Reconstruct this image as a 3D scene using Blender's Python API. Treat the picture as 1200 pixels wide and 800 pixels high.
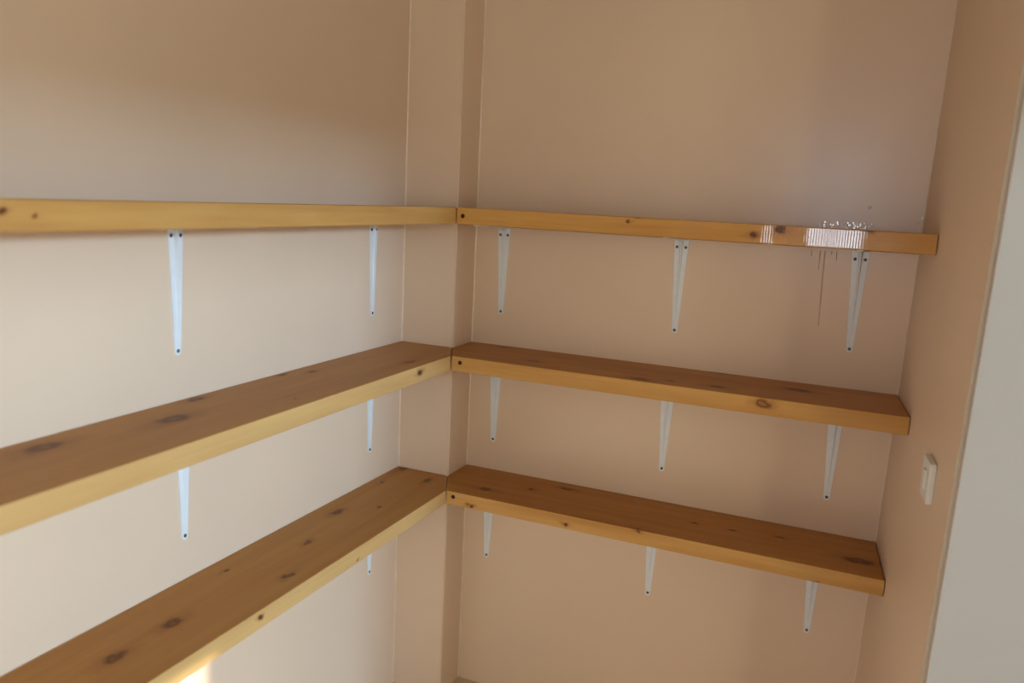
import bpy, bmesh, math, random
from mathutils import Vector, Matrix

for o in list(bpy.data.objects):
    bpy.data.objects.remove(o, do_unlink=True)
scene = bpy.context.scene
COL = scene.collection
random.seed(7)

# ------------------------------------------------------------------ camera
CAM = Vector((1.0444, -2.0359, 1.5087))
R_ = Vector((0.91627, 0.39759, 0.04867))
U_ = Vector((-0.11269, 0.13925, 0.98382))
F_ = Vector((-0.38438, 0.90694, -0.17240))
cam_data = bpy.data.cameras.new('camera')
cam = bpy.data.objects.new('camera', cam_data)
COL.objects.link(cam)
m = Matrix((R_, U_, -F_)).transposed().to_4x4()
m.translation = CAM
cam.matrix_world = m
cam_data.sensor_fit = 'HORIZONTAL'
cam_data.sensor_width = 36.0
cam_data.lens = 962.76 / 1200 * 36.0
cam_data.clip_start = 0.02
cam_data.dof.use_dof = True
cam_data.dof.focus_distance = 2.05
cam_data.dof.aperture_fstop = 2.4
scene.camera = cam

# ------------------------------------------------------------------ world, sun, daylight at the openings
world = bpy.data.worlds.new('sky')
scene.world = world
world.use_nodes = True
world.node_tree.nodes['Background'].inputs[0].default_value = (0.62, 0.78, 1.0, 1)
world.node_tree.nodes['Background'].inputs[1].default_value = 1.0

SUN_EL = math.radians(26)
sun_dir = Vector((-0.743 * math.cos(SUN_EL), 0.669 * math.cos(SUN_EL), -math.sin(SUN_EL)))
sd = bpy.data.lights.new('sun', 'SUN')
sd.energy = 7.5
sd.angle = math.radians(0.5)
sd.color = (1.0, 0.93, 0.82)
sun = bpy.data.objects.new('sun', sd)
sun.rotation_euler = sun_dir.to_track_quat('-Z', 'Y').to_euler()
sun.location = (4, -5, 4)
COL.objects.link(sun)


def area(name, loc, direction, sx, sy, power, color, spread=180):
    l = bpy.data.lights.new(name, 'AREA')
    l.shape = 'RECTANGLE'
    l.size, l.size_y = sx, sy
    l.energy = power
    l.color = color
    l.spread = math.radians(spread)
    o = bpy.data.objects.new(name, l)
    o.location = loc
    o.rotation_euler = Vector(direction).to_track_quat('-Z', 'Y').to_euler()
    COL.objects.link(o)
    return o


# daylight: an added panel outside stands in for low sky at the side window, and the window behind the camera
area('side_sky_panel', (6.0, -1.40, 2.285), (-1, 0, -0.12), 3.4, 0.49, 980, (0.47, 0.745, 1.0))  # panel height limits how far up the left wall it reaches
area('daylight_rear_window', (0.765, -4.78, 1.67), (0, 1, 0), 0.47, 0.66, 11, (0.66, 0.82, 1.0))
area('daylight_door', (2.59, -3.54, 1.17), (-1, 0, 0), 0.50, 2.28, 25, (1.0, 0.96, 0.66))
area('added_window_fill', (2.59, -2.70, 1.45), (-1, 0, 0), 0.94, 1.24, 12, (1.0, 0.96, 0.66))  # added fill lamp, softens the jamb's shadow edge on the back wall

vs = scene.view_settings
vs.view_transform = 'Standard'
vs.look = 'None'
vs.gamma = 1.0
vs.use_curve_mapping = False
vs.exposure = 0.0

# ------------------------------------------------------------------ measured dimensions (metres, floor at 0)
W, D = 0.166, 0.1217              # boxed column: width along the back wall, depth
E1, E2 = 0.0536, 0.1113           # shelf fronts past the column corner
FZ = 1.1518
LX, L1, RWA, Z2U = 1.1619, 0.01543, -0.0846, -0.0677
TOPS = {1: 0.3251 + FZ, 2: -0.0677 + FZ, 3: -0.4461 + FZ}
THK = {1: 0.0423, 2: 0.0411, 3: 0.0385}
TAU_L = {1: 0.030, 2: 0.0, 3: 0.0}   # the top boards tip up at the front
TAU_R = {1: 0.047, 2: 0.0, 3: 0.0}
H = 2.55                          # ceiling
ROOM_X, ROOM_Y = 2.60, -4.80
JAMB_Y = -0.60


def right_x(y, z):                # face of the right wall (a little out of square)
    return LX + L1 * (z - FZ - Z2U) + RWA * y


# ------------------------------------------------------------------ helpers
def link(name, me, mat=None, parent=None, loc=(0, 0, 0), smooth=False):
    o = bpy.data.objects.new(name, me)
    COL.objects.link(o)
    o.location = loc
    if mat is not None and not me.materials:
        me.materials.append(mat)
    if parent is not None:
        o.parent = parent
    if smooth:
        for p in me.polygons:
            p.use_smooth = True
    return o


def to_mesh(name, bm):
    bmesh.ops.recalc_face_normals(bm, faces=bm.faces)
    me = bpy.data.meshes.new(name)
    bm.to_mesh(me)
    bm.free()
    return me


def add_box(bm, lo, hi):
    v = [bm.verts.new((x, y, z)) for x in (lo[0], hi[0]) for y in (lo[1], hi[1]) for z in (lo[2], hi[2])]
    for f in ((0, 1, 3, 2), (4, 6, 7, 5), (0, 4, 5, 1), (2, 3, 7, 6), (0, 2, 6, 4), (1, 5, 7, 3)):
        bm.faces.new([v[i] for i in f])
    return v


def add_prism(bm, poly, z0, z1, shift=(0.0, 0.0)):
    """poly: list of (x, y); z0 / z1: number or function of (x, y)"""
    f0 = z0 if callable(z0) else (lambda x, y: z0)
    f1 = z1 if callable(z1) else (lambda x, y: z1)
    b = [bm.verts.new((x + shift[0], y + shift[1], f0(x, y))) for x, y in poly]
    t = [bm.verts.new((x, y, f1(x, y))) for x, y in poly]
    n = len(poly)
    bm.faces.new(b[::-1])
    bm.faces.new(t)
    for i in range(n):
        j = (i + 1) % n
        bm.faces.new((b[i], b[j], t[j], t[i]))


def box_mesh(name, lo, hi, bevel=0.0, seg=2):
    bm = bmesh.new()
    add_box(bm, lo, hi)
    if bevel:
        bmesh.ops.bevel(bm, geom=bm.edges[:], offset=bevel, segments=seg, affect='EDGES', profile=0.5)
    return to_mesh(name, bm)


def structure(o):
    o['kind'] = 'structure'
    return o


def tag(o, label, cat, group=None):
    o['label'] = label
    o['category'] = cat
    if group:
        o['group'] = group
    return o


def empty(name, loc):
    o = bpy.data.objects.new(name, None)
    o.empty_display_size = 0.05
    o.location = loc
    COL.objects.link(o)
    return o


# ------------------------------------------------------------------ materials
class NT:
    def __init__(self, name):
        self.mat = bpy.data.materials.new(name)
        self.mat.use_nodes = True
        self.t = self.mat.node_tree
        self.bsdf = self.t.nodes['Principled BSDF']

    def n(self, typ, **kw):
        nd = self.t.nodes.new(typ)
        for k, v in kw.items():
            setattr(nd, k, v)
        return nd

    def put(self, sock, v):
        if isinstance(v, bpy.types.NodeSocket):
            self.t.links.new(v, sock)
        else:
            sock.default_value = v

    def math(self, op, a, b=0.0, c=None, clamp=False):
        nd = self.n('ShaderNodeMath', operation=op, use_clamp=clamp)
        self.put(nd.inputs[0], a)
        self.put(nd.inputs[1], b)
        if c is not None:
            self.put(nd.inputs[2], c)
        return nd.outputs[0]

    def vmath(self, op, a, b):
        nd = self.n('ShaderNodeVectorMath', operation=op)
        self.put(nd.inputs[0], a)
        self.put(nd.inputs[1], b)
        return nd.outputs['Value'] if op in ('LENGTH', 'DISTANCE', 'DOT_PRODUCT') else nd.outputs[0]

    def noise(self, vec, scale, detail=3.0, rough=0.5):
        nd = self.n('ShaderNodeTexNoise')
        self.put(nd.inputs['Vector'], vec)
        nd.inputs['Scale'].default_value = scale
        nd.inputs['Detail'].default_value = detail
        nd.inputs['Roughness'].default_value = rough
        return nd

    def mapr(self, v, a, b, c, d, interp='LINEAR'):
        nd = self.n('ShaderNodeMapRange', interpolation_type=interp)
        self.put(nd.inputs[0], v)
        for i, x in enumerate((a, b, c, d)):
            nd.inputs[1 + i].default_value = x
        return nd.outputs[0]

    def mix(self, fac, a, b, blend='MIX'):
        nd = self.n('ShaderNodeMix', data_type='RGBA', blend_type=blend)
        self.put(nd.inputs[0], fac)
        self.put(nd.inputs[6], a)
        self.put(nd.inputs[7], b)
        return nd.outputs[2]

    def bump(self, h, strength, dist, normal=None):
        nd = self.n('ShaderNodeBump')
        nd.inputs['Strength'].default_value = strength
        nd.inputs['Distance'].default_value = dist
        self.put(nd.inputs['Height'], h)
        if normal is not None:
            self.put(nd.inputs['Normal'], normal)
        return nd.outputs[0]


def rgba(c):
    return (c[0], c[1], c[2], 1.0)


def paint(name, col, rough=0.42, spec=0.5, stipple=0.12, var=0.03):
    t = NT(name)
    co = t.n('ShaderNodeTexCoord').outputs['Object']
    big = t.noise(co, 2.3, 3.0).outputs[0]
    f = t.mapr(big, 0.3, 0.7, 1 - var, 1 + var)
    nd = t.n('ShaderNodeVectorMath', operation='SCALE')
    nd.inputs[0].default_value = col
    t.put(nd.inputs['Scale'], f)
    t.put(t.bsdf.inputs['Base Color'], nd.outputs[0])
    t.bsdf.inputs['Roughness'].default_value = rough
    t.bsdf.inputs['Specular IOR Level'].default_value = spec
    fine = t.noise(co, 170, 2.0).outputs[0]
    mid = t.noise(co, 14, 3.0).outputs[0]
    h = t.math('ADD', t.math('MULTIPLY', fine, 0.25), mid)
    t.put(t.bsdf.inputs['Normal'], t.bump(h, stipple, 0.004))
    return t.mat


def plain(name, col, rough=0.5, metallic=0.0, spec=0.5, var=0.08, scale=40):
    t = NT(name)
    co = t.n('ShaderNodeTexCoord').outputs['Object']
    f = t.mapr(t.noise(co, scale, 3.0).outputs[0], 0.3, 0.7, 1 - var, 1 + var)
    nd = t.n('ShaderNodeVectorMath', operation='SCALE')
    nd.inputs[0].default_value = col
    t.put(nd.inputs['Scale'], f)
    t.put(t.bsdf.inputs['Base Color'], nd.outputs[0])
    t.bsdf.inputs['Roughness'].default_value = rough
    t.bsdf.inputs['Metallic'].default_value = metallic
    t.bsdf.inputs['Specular IOR Level'].default_value = spec
    return t.mat


PEACH = (0.745, 0.56, 0.42)
M_WALL = paint('peach_gloss_paint', PEACH, 0.25, 0.5)
M_WALL2 = paint('peach_wall_paint', PEACH, 0.45, 0.45)
M_ROOM = paint('room_beige_paint', (0.42, 0.36, 0.31), 0.6, 0.3)
M_CEIL = paint('ceiling_white_paint', (0.60, 0.55, 0.48), 0.8, 0.2)
M_CAULK = plain('caulk', (0.78, 0.63, 0.51), 0.35)
M_WHITE = plain('white_powder_coat', (0.75, 0.77, 0.82), 0.35, 0.0, 0.5, 0.02)
M_PLASTIC = plain('switch_plastic', (0.74, 0.72, 0.69), 0.35, 0.0, 0.5, 0.02)
M_SCREW = plain('screw_steel', (0.10, 0.10, 0.11), 0.35, 0.9, 0.5, 0.1)
M_HOLE = plain('dark_screw_hole', (0.03, 0.012, 0.006), 0.6, 0.0, 0.3)
M_GAP = plain('joint_gap_shadow_filler', (0.06, 0.025, 0.01), 0.8, 0.0, 0.2)
M_DRIP = plain('varnish_drip', (0.62, 0.42, 0.27), 0.25, 0.0, 0.5)
M_SPLASH = plain('varnish_splash', (0.74, 0.56, 0.42), 0.06, 0.0, 1.0)
M_FRAME = plain('window_frame_paint', (0.78, 0.77, 0.74), 0.4)


def floor_material():
    t = NT('tan_floor_screed')
    co = t.n('ShaderNodeTexCoord').outputs['Object']
    a = t.noise(co, 6, 5.0).outputs[0]
    col = t.mix(a, rgba((0.52, 0.39, 0.27)), rgba((0.66, 0.52, 0.38)))
    t.put(t.bsdf.inputs['Base Color'], col)
    t.bsdf.inputs['Roughness'].default_value = 0.5
    t.put(t.bsdf.inputs['Normal'], t.bump(t.noise(co, 60, 3).outputs[0], 0.1, 0.003))
    return t.mat


M_FLOOR = floor_material()


def pine(name, along, loc, knots, seed, chatter=0.0, pale=0.0):
    """Varnished knotty pine; `along` is the axis the board runs along (0 = x, 1 = y)."""
    t = NT(name)
    co = t.n('ShaderNodeTexCoord').outputs['Object']
    sep = t.n('ShaderNodeSeparateXYZ')
    t.put(sep.inputs[0], co)
    ax = [sep.outputs[0], sep.outputs[1], sep.outputs[2]]
    ln, ac, zz = ax[along], ax[1 - along], ax[2]
    cmb = t.n('ShaderNodeCombineXYZ')
    t.put(cmb.inputs[0], ln)
    t.put(cmb.inputs[1], ac)
    t.put(cmb.inputs[2], zz)
    P = cmb.outputs[0]
    # knots, each an ellipsoid in the board, edges roughened by noise
    wob = t.noise(P, 45, 2.0).outputs['Color']
    wob = t.vmath('MULTIPLY', t.vmath('SUBTRACT', wob, (0.5, 0.5, 0.5)), (0.034, 0.020, 0.012))
    Pw = t.vmath('ADD', P, wob)
    core = halo = None
    for (face, x, y, z, r) in knots:
        c = Vector((x, y, z)) - Vector(loc)
        if face == 't':
            rad = (max(r * 1.15, 0.005), max(r * 0.62, 0.005), 0.016)
        else:
            rad = (max(r * 0.9, 0.004), 0.02, max(r * 0.62, 0.004))
        cc = (c.x, c.y, c.z) if along == 0 else (c.y, c.x, c.z)
        d = t.vmath('LENGTH', t.vmath('MULTIPLY', t.vmath('SUBTRACT', Pw, cc), tuple(1 / q for q in rad)), (0, 0, 0))
        k = t.mapr(d, 0.35, 1.0, 1.0, 0.0, 'SMOOTHSTEP')
        if r > (0.013 if face == 't' else 0.02):   # ring: paler heart
            ring = t.mapr(d, 0.1, 0.6, 0.5 if face == 't' else 0.12, 1.0, 'SMOOTHSTEP')
            k = t.math('MULTIPLY', k, ring)
        d2 = t.vmath('LENGTH', t.vmath('MULTIPLY', t.vmath('SUBTRACT', Pw, cc),
                                       (1 / (rad[0] * 2.6), 1 / (rad[1] * 2.0), 1 / (rad[2] * 1.7))), (0, 0, 0))
        h = t.mapr(d2, 0.0, 1.0, 1.0, 0.0, 'SMOOTHSTEP')
        core = k if core is None else t.math('MAXIMUM', core, k)
        halo = h if halo is None else t.math('MAXIMUM', halo, h)
    # grain that swings around the knots
    bend = t.math('MULTIPLY', halo, 0.010)
    acb = t.math('ADD', ac, bend)
    g = t.n('ShaderNodeCombineXYZ')
    t.put(g.inputs[0], t.math('MULTIPLY', ln, 1.6))
    t.put(g.inputs[1], t.math('MULTIPLY', acb, 26.0))
    t.put(g.inputs[2], t.math('ADD', t.math('MULTIPLY', zz, 26.0), seed * 3.7))
    grain = t.noise(g.outputs[0], 1.3, 4.0, 0.55).outputs[0]
    g2 = t.n('ShaderNodeCombineXYZ')
    t.put(g2.inputs[0], t.math('MULTIPLY', ln, 7.0))
    t.put(g2.inputs[1], t.math('MULTIPLY', acb, 160.0))
    t.put(g2.inputs[2], t.math('ADD', t.math('MULTIPLY', zz, 160.0), seed * 1.3))
    fibre = t.noise(g2.outputs[0], 1.0, 2.0, 0.5).outputs[0]
    blot = t.noise(t.vmath('MULTIPLY', P, (3.5, 9.0, 9.0)), 1.0, 2.0).outputs[0]
    a, b = rgba((0.60, 0.31, 0.085)), rgba((0.46, 0.20, 0.042))
    col = t.mix(t.mapr(grain, 0.32, 0.68, 0.0, 1.0), a, b)
    col = t.mix(t.mapr(fibre, 0.35, 0.75, 0.0, 0.16), col, rgba((0.33, 0.14, 0.035)))
    col = t.mix(t.mapr(blot, 0.45, 0.75, 0.0, 0.35), col, rgba((0.62, 0.37, 0.13)))
    col = t.mix(pale, col, rgba((0.66, 0.50, 0.27)))
    # upward faces are tinted darker and more amber than the edges
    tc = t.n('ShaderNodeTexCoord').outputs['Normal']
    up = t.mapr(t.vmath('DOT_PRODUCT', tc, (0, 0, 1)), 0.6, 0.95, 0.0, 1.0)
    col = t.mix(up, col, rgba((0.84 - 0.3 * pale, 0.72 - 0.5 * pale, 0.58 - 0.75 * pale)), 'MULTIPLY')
    col = t.mix(t.math('MULTIPLY', halo, 0.72), col, rgba((0.27, 0.095, 0.024)))
    col = t.mix(t.math('MULTIPLY', core, 0.93), col, rgba((0.095, 0.032, 0.010)))
    t.put(t.bsdf.inputs['Base Color'], col)
    t.bsdf.inputs['Roughness'].default_value = 0.42
    t.bsdf.inputs['Specular IOR Level'].default_value = 0.16
    nrm = t.bump(fibre, 0.10, 0.002)
    if chatter:
        # planer chatter: fine cross ripples in the varnished edge
        wv = t.n('ShaderNodeTexWave', wave_type='BANDS', bands_direction='X')
        t.put(wv.inputs['Vector'], P)
        wv.inputs['Scale'].default_value = 56.0
        wv.inputs['Distortion'].default_value = 0.9
        wv.inputs['Detail'].default_value = 2.0
        wv.inputs['Detail Scale'].default_value = 2.0
        nrm = t.bump(wv.outputs['Fac'], chatter, 0.002, nrm)
        # the thick, still glossy varnish where it ran over the edge (the runs on the wall below come from it)
        wl = t.math('ADD', ln, t.math('MULTIPLY', t.math('SUBTRACT', t.noise(P, 60, 2.0).outputs[0], 0.5), 0.03))
        m1 = t.math('MULTIPLY', t.mapr(wl, 0.913 - loc[0], 0.926 - loc[0], 0.0, 1.0), t.mapr(wl, 1.022 - loc[0], 1.040 - loc[0], 1.0, 0.0))
        m2 = t.math('MULTIPLY', t.mapr(wl, 0.818 - loc[0], 0.828 - loc[0], 0.0, 0.8), t.mapr(wl, 0.842 - loc[0], 0.850 - loc[0], 1.0, 0.0))
        t.put(t.bsdf.inputs['Coat Weight'], t.math('ADD', t.math('MAXIMUM', m1, m2), 0.06, clamp=True))
        t.bsdf.inputs['Coat Roughness'].default_value = 0.09
        t.bsdf.inputs['Coat IOR'].default_value = 1.75
        t.put(t.bsdf.inputs['Coat Normal'], nrm)
    t.put(t.bsdf.inputs['Normal'], nrm)
    return t.mat


# ------------------------------------------------------------------ the room
def pane_wall(name, mat, axis, at, thick, lo, hi, z0, z1, holes):
    """wall slab with rectangular openings; axis 'x': plane x = at running along y; holes = (a, b, z0, z1)"""
    bm = bmesh.new()
    us = sorted({lo, hi} | {h[0] for h in holes} | {h[1] for h in holes})
    zs = sorted({z0, z1} | {h[2] for h in holes} | {h[3] for h in holes})
    for i in range(len(us) - 1):
        for j in range(len(zs) - 1):
            mu, mz = (us[i] + us[i + 1]) / 2, (zs[j] + zs[j + 1]) / 2
            if any(h[0] < mu < h[1] and h[2] < mz < h[3] for h in holes):
                continue
            if axis == 'x':
                add_box(bm, (at, us[i], zs[j]), (at + thick, us[i + 1], zs[j + 1]))
            else:
                add_box(bm, (us[i], at, zs[j]), (us[i + 1], at + thick, zs[j + 1]))
    return structure(link(name, to_mesh(name, bm), mat))


structure(link('floor', box_mesh('floor', (-W - 0.1, ROOM_Y - 0.1, -0.1), (ROOM_X + 0.1, D + 0.1, 0.0)), M_FLOOR))
structure(link('ceiling', box_mesh('ceiling', (-W - 0.1, ROOM_Y - 0.1, H), (ROOM_X + 0.1, D + 0.1, H + 0.1)), M_CEIL))
wall_left = structure(link('wall_left', box_mesh('wall_left', (-W - 0.1, ROOM_Y, 0), (-W, D + 0.1, H)), M_WALL2))
wall_back = structure(link('wall_back', box_mesh('wall_back', (-W, D, 0), (1.24, D + 0.1, H)), M_WALL))

bm = bmesh.new()
vv = add_box(bm, (-W, 0, 0), (0, D, H))
ed = [e for e in bm.edges if all(abs(v.co.x) < 1e-6 and abs(v.co.y) < 1e-6 for v in e.verts)]
bmesh.ops.bevel(bm, geom=ed, offset=0.003, segments=3, affect='EDGES')
wall_column = structure(link('wall_column', to_mesh('wall_column', bm), M_WALL2))

# right wall, its free end a plastered corner with the wall that turns away to the right
bm = bmesh.new()
prof = []
for z in (0.0, H):
    ring = [(right_x(D, z), D), (right_x(JAMB_Y + 0.1, z), JAMB_Y + 0.1), (1.42, JAMB_Y + 0.1), (1.42, D)]
    prof.append([bm.verts.new((x, y, z)) for x, y in ring])
bm.faces.new(prof[0][::-1])
bm.faces.new(prof[1])
for i in range(4):
    j = (i + 1) % 4
    bm.faces.new((prof[0][i], prof[0][j], prof[1][j], prof[1][i]))
wall_right = structure(link('wall_right', to_mesh('wall_right', bm), M_WALL2))

bm = bmesh.new()
prof = []
for z in (0.0, H):
    ring = [(right_x(JAMB_Y + 0.1, z), JAMB_Y + 0.1), (right_x(JAMB_Y, z), JAMB_Y), (ROOM_X, JAMB_Y), (ROOM_X, JAMB_Y + 0.1)]
    prof.append([bm.verts.new((x, y, z)) for x, y in ring])
bm.faces.new(prof[0][::-1])
bm.faces.new(prof[1])
for i in range(4):
    j = (i + 1) % 4
    bm.faces.new((prof[0][i], prof[0][j], prof[1][j], prof[1][i]))
bm.edges.ensure_lookup_table()
ed = [e for e in bm.edges if all(abs(v.co.y - JAMB_Y) < 1e-6 and v.co.x < 1.4 for v in e.verts)]
bmesh.ops.bevel(bm, geom=ed, offset=0.007, segments=4, affect='EDGES')
wr = structure(link('wall_return', to_mesh('wall_return', bm), M_ROOM))
wr.data.materials.append(M_WALL2)
for p in wr.data.polygons:
    if p.normal.x < -0.6:
        p.material_index = 1

SIDE_WIN = (-1.50, -0.93, 0.46, 1.88)
SUN_DOOR = (-3.80, -3.277, 0.02, 2.418)
FILL_WIN = (-3.18, -2.22, 0.82, 2.08)  # unseen opening added for the fill lamp
pane_wall('wall_side', M_ROOM, 'x', ROOM_X, 0.1, ROOM_Y, JAMB_Y + 0.1, 0, H, [SIDE_WIN, FILL_WIN, SUN_DOOR])
REAR_WIN = (0.50, 1.03, 1.33, 2.01)
pane_wall('wall_front', M_ROOM, 'y', ROOM_Y - 0.1, 0.1, -W - 0.1, ROOM_X + 0.1, 0, H, [REAR_WIN])


def frame(name, axis, at, hole, w=0.03, depth=0.06):
    bm = bmesh.new()
    a, b, z0, z1 = hole
    for (u0, u1, q0, q1) in ((a, a + w, z0, z1), (b - w, b, z0, z1), (a + w, b - w, z0, z0 + w), (a + w, b - w, z1 - w, z1)):
        if axis == 'x':
            add_box(bm, (at, u0, q0), (at + depth, u1, q1))
        else:
            add_box(bm, (u0, at, q0), (u1, at + depth, q1))
    return structure(link(name, to_mesh(name, bm), M_FRAME))


# unseen wall added outside to keep the sun out of the side openings
structure(link('sun_block_wall', box_mesh('sun_block_wall', (ROOM_X + 0.1, -3.34, 0), (5.8, -3.28, 3.4)), M_ROOM))
frame('window_1', 'x', ROOM_X + 0.02, SIDE_WIN)
frame('window_2', 'y', ROOM_Y - 0.09, REAR_WIN)
frame('added_fill_window', 'x', ROOM_X + 0.02, FILL_WIN)  # frame of the added fill opening
frame('door_1', 'x', ROOM_X + 0.03, (SUN_DOOR[0], SUN_DOOR[1], 0.0, SUN_DOOR[3]), 0.02, 0.05)


# caulk beads in the inside corners
def bead(x, y, sx, sy, parent, xt=None, yt=None):
    """small fillet in the inside corner at (x, y) opening toward (sx, sy); xt = x at the ceiling"""
    xt = x if xt is None else xt
    r = 0.0028
    bm = bmesh.new()
    rows = []
    for zz, xx in ((0.0, x), (H, xt)):
        rows.append([bm.verts.new((xx + a * sx * r, y + b * sy * r, zz)) for a, b in ((0, 0), (1, 0), (0.38, 0.38), (0, 1))])
    for i in range(4):
        j = (i + 1) % 4
        bm.faces.new((rows[0][i], rows[0][j], rows[1][j], rows[1][i]))
    return link('caulk_bead', to_mesh('caulk_bead', bm), M_CAULK, parent)


bead(-W, 0, 1, -1, wall_column)
bead(0, D, 1, -1, wall_column)
bead(right_x(D, 0), D, -1, -1, wall_back, right_x(D, H))


# varnish runs, a nail pop and a rough plaster spot on the back wall
def drip(pts, w0, w1):
    bm = bmesh.new()
    rows = []
    n = len(pts)
    for i, (x, z) in enumerate(pts):
        s = i / (n - 1)
        w = (w0 + (w1 - w0) * s) / 2
        rows.append([bm.verts.new((x - w, D, z)), bm.verts.new((x, D - 0.0012, z)), bm.verts.new((x + w, D, z))])
    for a, b in zip(rows, rows[1:]):
        bm.faces.new((a[0], a[1], b[1], b[0]))
        bm.faces.new((a[1], a[2], b[2], b[1]))
    bm.faces.new(rows[0])
    bm.faces.new(rows[-1][::-1])
    return link('varnish_run', to_mesh('varnish_run', bm), M_DRIP, wall_back)


drip([(0.9486, 1.417), (0.9495, 1.37), (0.9510, 1.31), (0.9522, 1.25), (0.9530, 1.232)], 0.0042, 0.002)
drip([(0.9379, 1.417), (0.9381, 1.39), (0.9384, 1.370)], 0.0038, 0.0018)
drip([(0.9180, 1.417), (0.9185, 1.403)], 0.0034, 0.002)
drip([(0.9755, 1.417), (0.9766, 1.396)], 0.0034, 0.002)
drip([(0.9640, 1.417), (0.9643, 1.409)], 0.0034, 0.002)


def dome(x, z, r, h):
    bm = bmesh.new()
    bmesh.ops.create_uvsphere(bm, u_segments=12, v_segments=8, radius=1.0)
    bmesh.ops.transform(bm, matrix=Matrix.Translation((x, D, z)) @ Matrix.Diagonal((r, h, r, 1)), verts=bm.verts)
    return link('varnish_splash', to_mesh('varnish_splash', bm), M_SPLASH, wall_back, smooth=True)


dome(1.0366, 1.527, 0.0045, 0.0008)
for i in range(12):
    dome(1.162 - 0.03 * random.random(), 1.482 + 0.04 * random.random(), 0.002 + 0.0025 * random.random(), 0.00018)
for i in range(44):
    dome(0.925 + 0.125 * random.random(), 1.474 + 0.014 * random.random(), 0.002 + 0.0025 * random.random(), 0.00018)

# ------------------------------------------------------------------ shelves
KNOTS = {
    'L1': [('l', 0.0536, -1.3412, 1.4625, 0.0085), ('l', 0.0536, -1.297, 1.4541, 0.0045), ('t', -0.05, -0.6, 1.47, 0.02)],
    'R1': [('r', 0.5153, -0.1113, 1.4669, 0.0062), ('r', 0.5353, -0.1113, 1.478, 0.0062), ('r', 0.803, -0.1113, 1.4525, 0.0135),
           ('r', 0.8643, -0.1113, 1.4680, 0.0185), ('r', 1.0415, -0.1113, 1.4786, 0.015)],
    'L2': [('t', -0.1139, -1.1748, 1.084, 0.0375), ('t', -0.0737, -0.9501, 1.084, 0.0403), ('t', -0.1429, -0.8229, 1.084, 0.0218),
           ('t', -0.1196, -0.4814, 1.084, 0.0165), ('t', -0.1512, -0.55, 1.084, 0.0122), ('t', 0.0095, -0.7096, 1.084, 0.0054),
           ('t', 0.0072, -0.2494, 1.084, 0.0219), ('l', 0.0536, -0.2774, 1.0683, 0.0145)],
    'R2': [('t', 0.1213, 0.0942, 1.084, 0.0123), ('t', 0.2635, -0.0418, 1.084, 0.0204), ('t', 0.5675, -0.086, 1.084, 0.0256),
           ('t', 0.6341, -0.0612, 1.084, 0.0107), ('t', 0.7496, -0.0572, 1.084, 0.0255), ('t', 0.731, 0.1183, 1.084, 0.0184),
           ('t', 0.9293, 0.0262, 1.084, 0.0307), ('r', 0.8645, -0.1113, 1.070, 0.0225)],
    'L3': [('t', -0.0539, -0.9826, 0.7057, 0.025), ('t', -0.0519, -1.1106, 0.7057, 0.0273), ('t', -0.1191, -0.7745, 0.7057, 0.0098),
           ('t', 0.0068, -0.7268, 0.7057, 0.0173), ('t', -0.0606, -0.5717, 0.7057, 0.0146), ('t', -0.109, -0.3903, 0.7057, 0.0225),
           ('t', -0.1315, -0.148, 0.7057, 0.0098), ('t', -0.0359, -0.307, 0.7057, 0.0091), ('t', -0.0304, -0.0703, 0.7057, 0.0198),
           ('t', -0.1409, -0.0169, 0.7057, 0.0231), ('l', 0.0536, -0.8696, 0.6897, 0.009), ('l', 0.0536, -0.5365, 0.6757, 0.0041)],
    'R3': [('t', 0.1432, -0.0461, 0.7057, 0.0218), ('t', 0.2547, 0.021, 0.7057, 0.0122), ('t', 0.3448, 0.0751, 0.7057, 0.0196),
           ('r', 0.5949, -0.1113, 0.7026, 0.0089), ('t', 0.7165, 0.0075, 0.7057, 0.0092), ('t', 0.8069, 0.0092, 0.7057, 0.0092),
           ('t', 0.9281, 0.024, 0.7057, 0.0115), ('t', 1.1066, -0.026, 0.7057, 0.036), ('r', 0.129, -0.1113, 0.6772, 0.0119),
           ('r', 0.4033, -0.1113, 0.6806, 0.0114), ('r', 1.0205, -0.1113, 0.668, 0.0065)],
}
PALE = {'L1': 0.10, 'L2': 0.30, 'L3': 0.32, 'R1': 0.0, 'R2': 0.10, 'R3': 0.12}   # boards differ in tone
LEFT_END = -1.90
LEVEL = {1: 'top', 2: 'middle', 3: 'lowest'}


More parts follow.
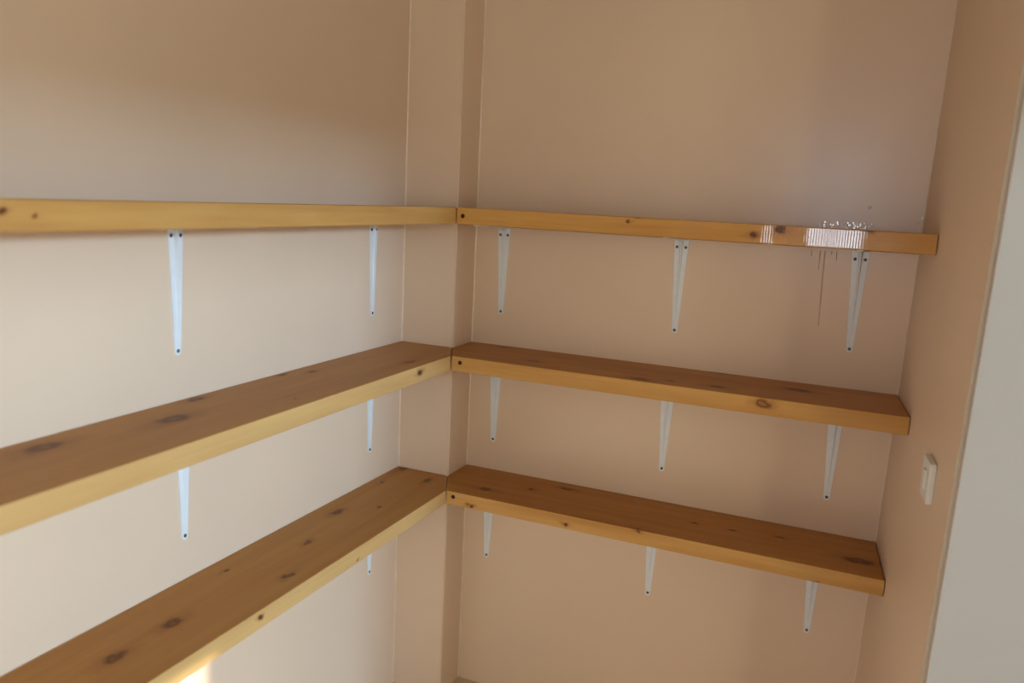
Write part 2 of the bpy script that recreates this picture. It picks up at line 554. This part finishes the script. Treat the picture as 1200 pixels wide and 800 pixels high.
def board(side, s):
    key = ('L' if side == 'left' else 'R') + str(s)
    zt, th = TOPS[s], THK[s]
    g = 0.0017
    if side == 'left':
        poly = [(-W + 0.001, -0.001), (-0.002, -0.001), (E1, -E2 - g), (E1, LEFT_END), (-W + 0.001, LEFT_END)]
        tau = TAU_L[s]
        top = lambda x, y: zt - tau * (E1 - x)
        base = Vector((-W / 2, -0.9, zt - th))
    else:
        xr0, xr1 = right_x(-E2, zt) - 0.002, right_x(D, zt) - 0.002
        poly = [(0.001, D - 0.001), (0.001, 0.001), (E1 + g, -E2), (xr0, -E2), (xr1, D - 0.001)]
        tau = TAU_R[s]
        top = lambda x, y: zt - tau * (y + E2)
        base = Vector((0.6, 0.0, zt - th))
    root = empty('wall_shelf', base)
    bm = bmesh.new()
    add_prism(bm, [(x - base.x, y - base.y) for x, y in poly],
              lambda x, y: top(x + base.x, y + base.y) - th - base.z,
              lambda x, y: top(x + base.x, y + base.y) - base.z,
              (tau * th, 0) if side == 'left' else (0, -tau * th))
    bmesh.ops.recalc_face_normals(bm, faces=bm.faces)
    bmesh.ops.bevel(bm, geom=bm.edges[:], offset=0.0022, segments=2, affect='EDGES', profile=0.5)
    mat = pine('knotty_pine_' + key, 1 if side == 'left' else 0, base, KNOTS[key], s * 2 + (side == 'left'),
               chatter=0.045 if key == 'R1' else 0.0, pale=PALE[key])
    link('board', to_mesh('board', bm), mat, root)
    if side == 'right':
        sx, sz = {1: (0.0734, 1.4553), 2: (0.0812, 1.0681), 3: (0.0761, 0.6914)}[s]
        bm = bmesh.new()
        bmesh.ops.create_cone(bm, cap_ends=True, segments=16, radius1=0.0060, radius2=0.0054, depth=0.0016)
        bmesh.ops.rotate(bm, verts=bm.verts, cent=(0, 0, 0), matrix=Matrix.Rotation(math.pi / 2, 3, 'X'))
        sc = link('sunk_screw', to_mesh('sunk_screw', bm), M_HOLE, root, (sx - base.x, -E2 - 0.0003 - tau * (zt - sz) - base.y, sz - base.z))
        sc['label'] = 'dark countersunk screw hole'
    return root


lab = {
    ('left', 1): 'top pine shelf on the left wall, seen edge on with no top face showing',
    ('left', 2): 'middle pine shelf on the left wall with two large dark knots on top',
    ('left', 3): 'lowest pine shelf on the left wall, sunlit along its lower front edge',
    ('right', 1): 'top pine shelf on the back wall with glossy ripples and dark knots',
    ('right', 2): 'middle pine shelf on the back wall with a ring shaped knot in its front edge',
    ('right', 3): 'lowest pine shelf on the back wall with a dark knot near its right-wall end',
}
for s in (1, 2, 3):
    for side in ('left', 'right'):
        tag(board(side, s), lab[(side, s)], 'shelf', 'pine boards on brackets around the pantry corner')


# ------------------------------------------------------------------ brackets
def leg_outline(length, w0, w1, n=6):
    """tapered strip from width w0 (corner) to a rounded end of width w1, along +v; points (u, v)"""
    pts = [(-w0 / 2, 0.0)]
    r = w1 / 2
    for i in range(n + 1):
        a = math.pi - math.pi * i / n
        pts.append((r * math.cos(a), length - r + r * math.sin(a)))
    pts.append((w0 / 2, 0.0))
    return pts


def plate_mesh(name, pts, thick, fn):
    """extrude outline pts (u, v) by thick; fn maps (u, v, t) to local xyz"""
    bm = bmesh.new()
    a = [bm.verts.new(fn(u, v, 0)) for u, v in pts]
    b = [bm.verts.new(fn(u, v, thick)) for u, v in pts]
    bm.faces.new(a[::-1])
    bm.faces.new(b)
    n = len(pts)
    for i in range(n):
        j = (i + 1) % n
        bm.faces.new((a[i], a[j], b[j], b[i]))
    return to_mesh(name, bm)


def screw_mesh():
    bm = bmesh.new()
    bmesh.ops.create_uvsphere(bm, u_segments=12, v_segments=6, radius=1.0)
    bmesh.ops.transform(bm, matrix=Matrix.Diagonal((0.0039, 0.0018, 0.0039, 1)), verts=bm.verts)
    return to_mesh('screw', bm)


SCREW = screw_mesh()


def bracket_meshes(vlen, tau):
    """local frame: x along the wall, -y out of the wall, z up, origin at wall and underside of the board"""
    hlen, th = 0.195, 0.0022
    v = plate_mesh('wall_leg', leg_outline(vlen, 0.038, 0.015), th, lambda u, w, t: (u, -t, -w))
    h = plate_mesh('shelf_leg', leg_outline(hlen, 0.038, 0.015), th, lambda u, w, t: (u, -w, tau * w - t))
    # pressed rib: a hollow ridge that bridges the inside corner and dies out along both legs
    bm = bmesh.new()
    path = []
    N = 14
    for i in range(N + 1):
        s = i / N
        # ridge line from low on the wall leg, around the corner, to far along the shelf leg
        if s < 0.5:
            q = s / 0.5
            y, z = -0.0022 - 0.0075 * q ** 1.3, -(vlen - 0.022) * (1 - q) - 0.008 * q
        else:
            q = (s - 0.5) / 0.5
            y, z = -0.0097 - (hlen - 0.037) * q, -0.008 * (1 - q) ** 6 - 0.0026
            z += tau * (-y)
        path.append((y, z))
    rows = []
    for i, (y, z) in enumerate(path):
        s = i / N
        hw = 0.0016 + 0.0030 * (1 - abs(s - 0.5) * 2)
        if s < 0.5:
            foot = [(-hw, -0.002, z), (hw, -0.002, z)]
        elif s == 0.5:
            foot = [(-hw, -0.004, -0.004), (hw, -0.004, -0.004)]
        else:
            foot = [(-hw, y, tau * (-y) - 0.002), (hw, y, tau * (-y) - 0.002)]
        rows.append([bm.verts.new(foot[0]), bm.verts.new((-hw * 0.35, y, z)), bm.verts.new((hw * 0.35, y, z)), bm.verts.new(foot[1])])
    for a, b in zip(rows, rows[1:]):
        for k in range(3):
            bm.faces.new((a[k], a[k + 1], b[k + 1], b[k]))
    bm.faces.new(rows[0])
    bm.faces.new(rows[-1][::-1])
    r = to_mesh('rib', bm)
    for me in (v, h, r):
        me.materials.append(M_WHITE)
    return v, h, r, vlen, tau


BM = {}


def bracket(side, s, pos, label):
    zt, th = TOPS[s], THK[s]
    if side == 'left':
        back_z = zt - th - TAU_L[s] * (E1 + W)
        loc, rot, tau = (-W, pos, back_z), math.pi / 2, TAU_L[s]
    else:
        back_z = zt - th - TAU_R[s] * (D + E2)
        loc, rot, tau = (pos, D, back_z), 0.0, TAU_R[s]
    bottom = {1: 0.0225, 2: -0.3615, 3: -0.7295}[s] + FZ
    key = (side, s)
    if key not in BM:
        BM[key] = bracket_meshes(back_z - bottom, tau)
    v, h, r, vlen, tau = BM[key]
    root = empty('shelf_bracket', loc)
    root.rotation_euler.z = rot
    link('wall_leg', v, None, root)
    link('shelf_leg', h, None, root)
    link('rib', r, None, root)
    for (u, z) in ((-0.0115, -0.021), (0.0115, -0.021), (0.0, -vlen + 0.009)):
        sc = link('screw', SCREW, M_SCREW, root, (u, -0.0026, z))
    tag(root, label, 'bracket', 'white steel brackets under the pine shelves')
    return root


names = {1: 'top', 2: 'middle', 3: 'lowest'}
right_pos = {1: (0.0905, 0.5975, 1.0300), 2: (0.0845, 0.5940, 1.0190), 3: (0.0808, 0.5838, 1.0095)}
left_pos = {1: (-0.1605, -0.8462), 2: (-0.1602, -0.8385), 3: (-0.150, -0.842)}
for s in (1, 2, 3):
    for x, where in zip(right_pos[s], ('next to the boxed column', 'halfway along the shelf', 'next to the right wall')):
        bracket('right', s, x, 'white steel bracket under the %s back-wall shelf, %s' % (names[s], where))
    for y, where in zip(left_pos[s], ('next to the boxed column', 'farther from the column')):
        bracket('left', s, y, 'white steel bracket under the %s left-wall shelf, %s' % (names[s], where))

# ------------------------------------------------------------------ light switch on the right wall
ys, zs = -0.419, FZ - 0.108
root = empty('light_switch', (right_x(ys, zs), ys, zs))
root.rotation_euler.z = math.atan(-RWA)
link('cover_plate', box_mesh('cover_plate', (-0.011, -0.037, -0.037), (0.0, 0.037, 0.037), 0.002), M_PLASTIC, root)
rk = link('rocker', box_mesh('rocker', (-0.0145, -0.011, -0.018), (-0.0105, 0.011, 0.018), 0.001), M_PLASTIC, root)
tag(root, 'off-white light switch on the right wall near its plastered corner', 'light switch')
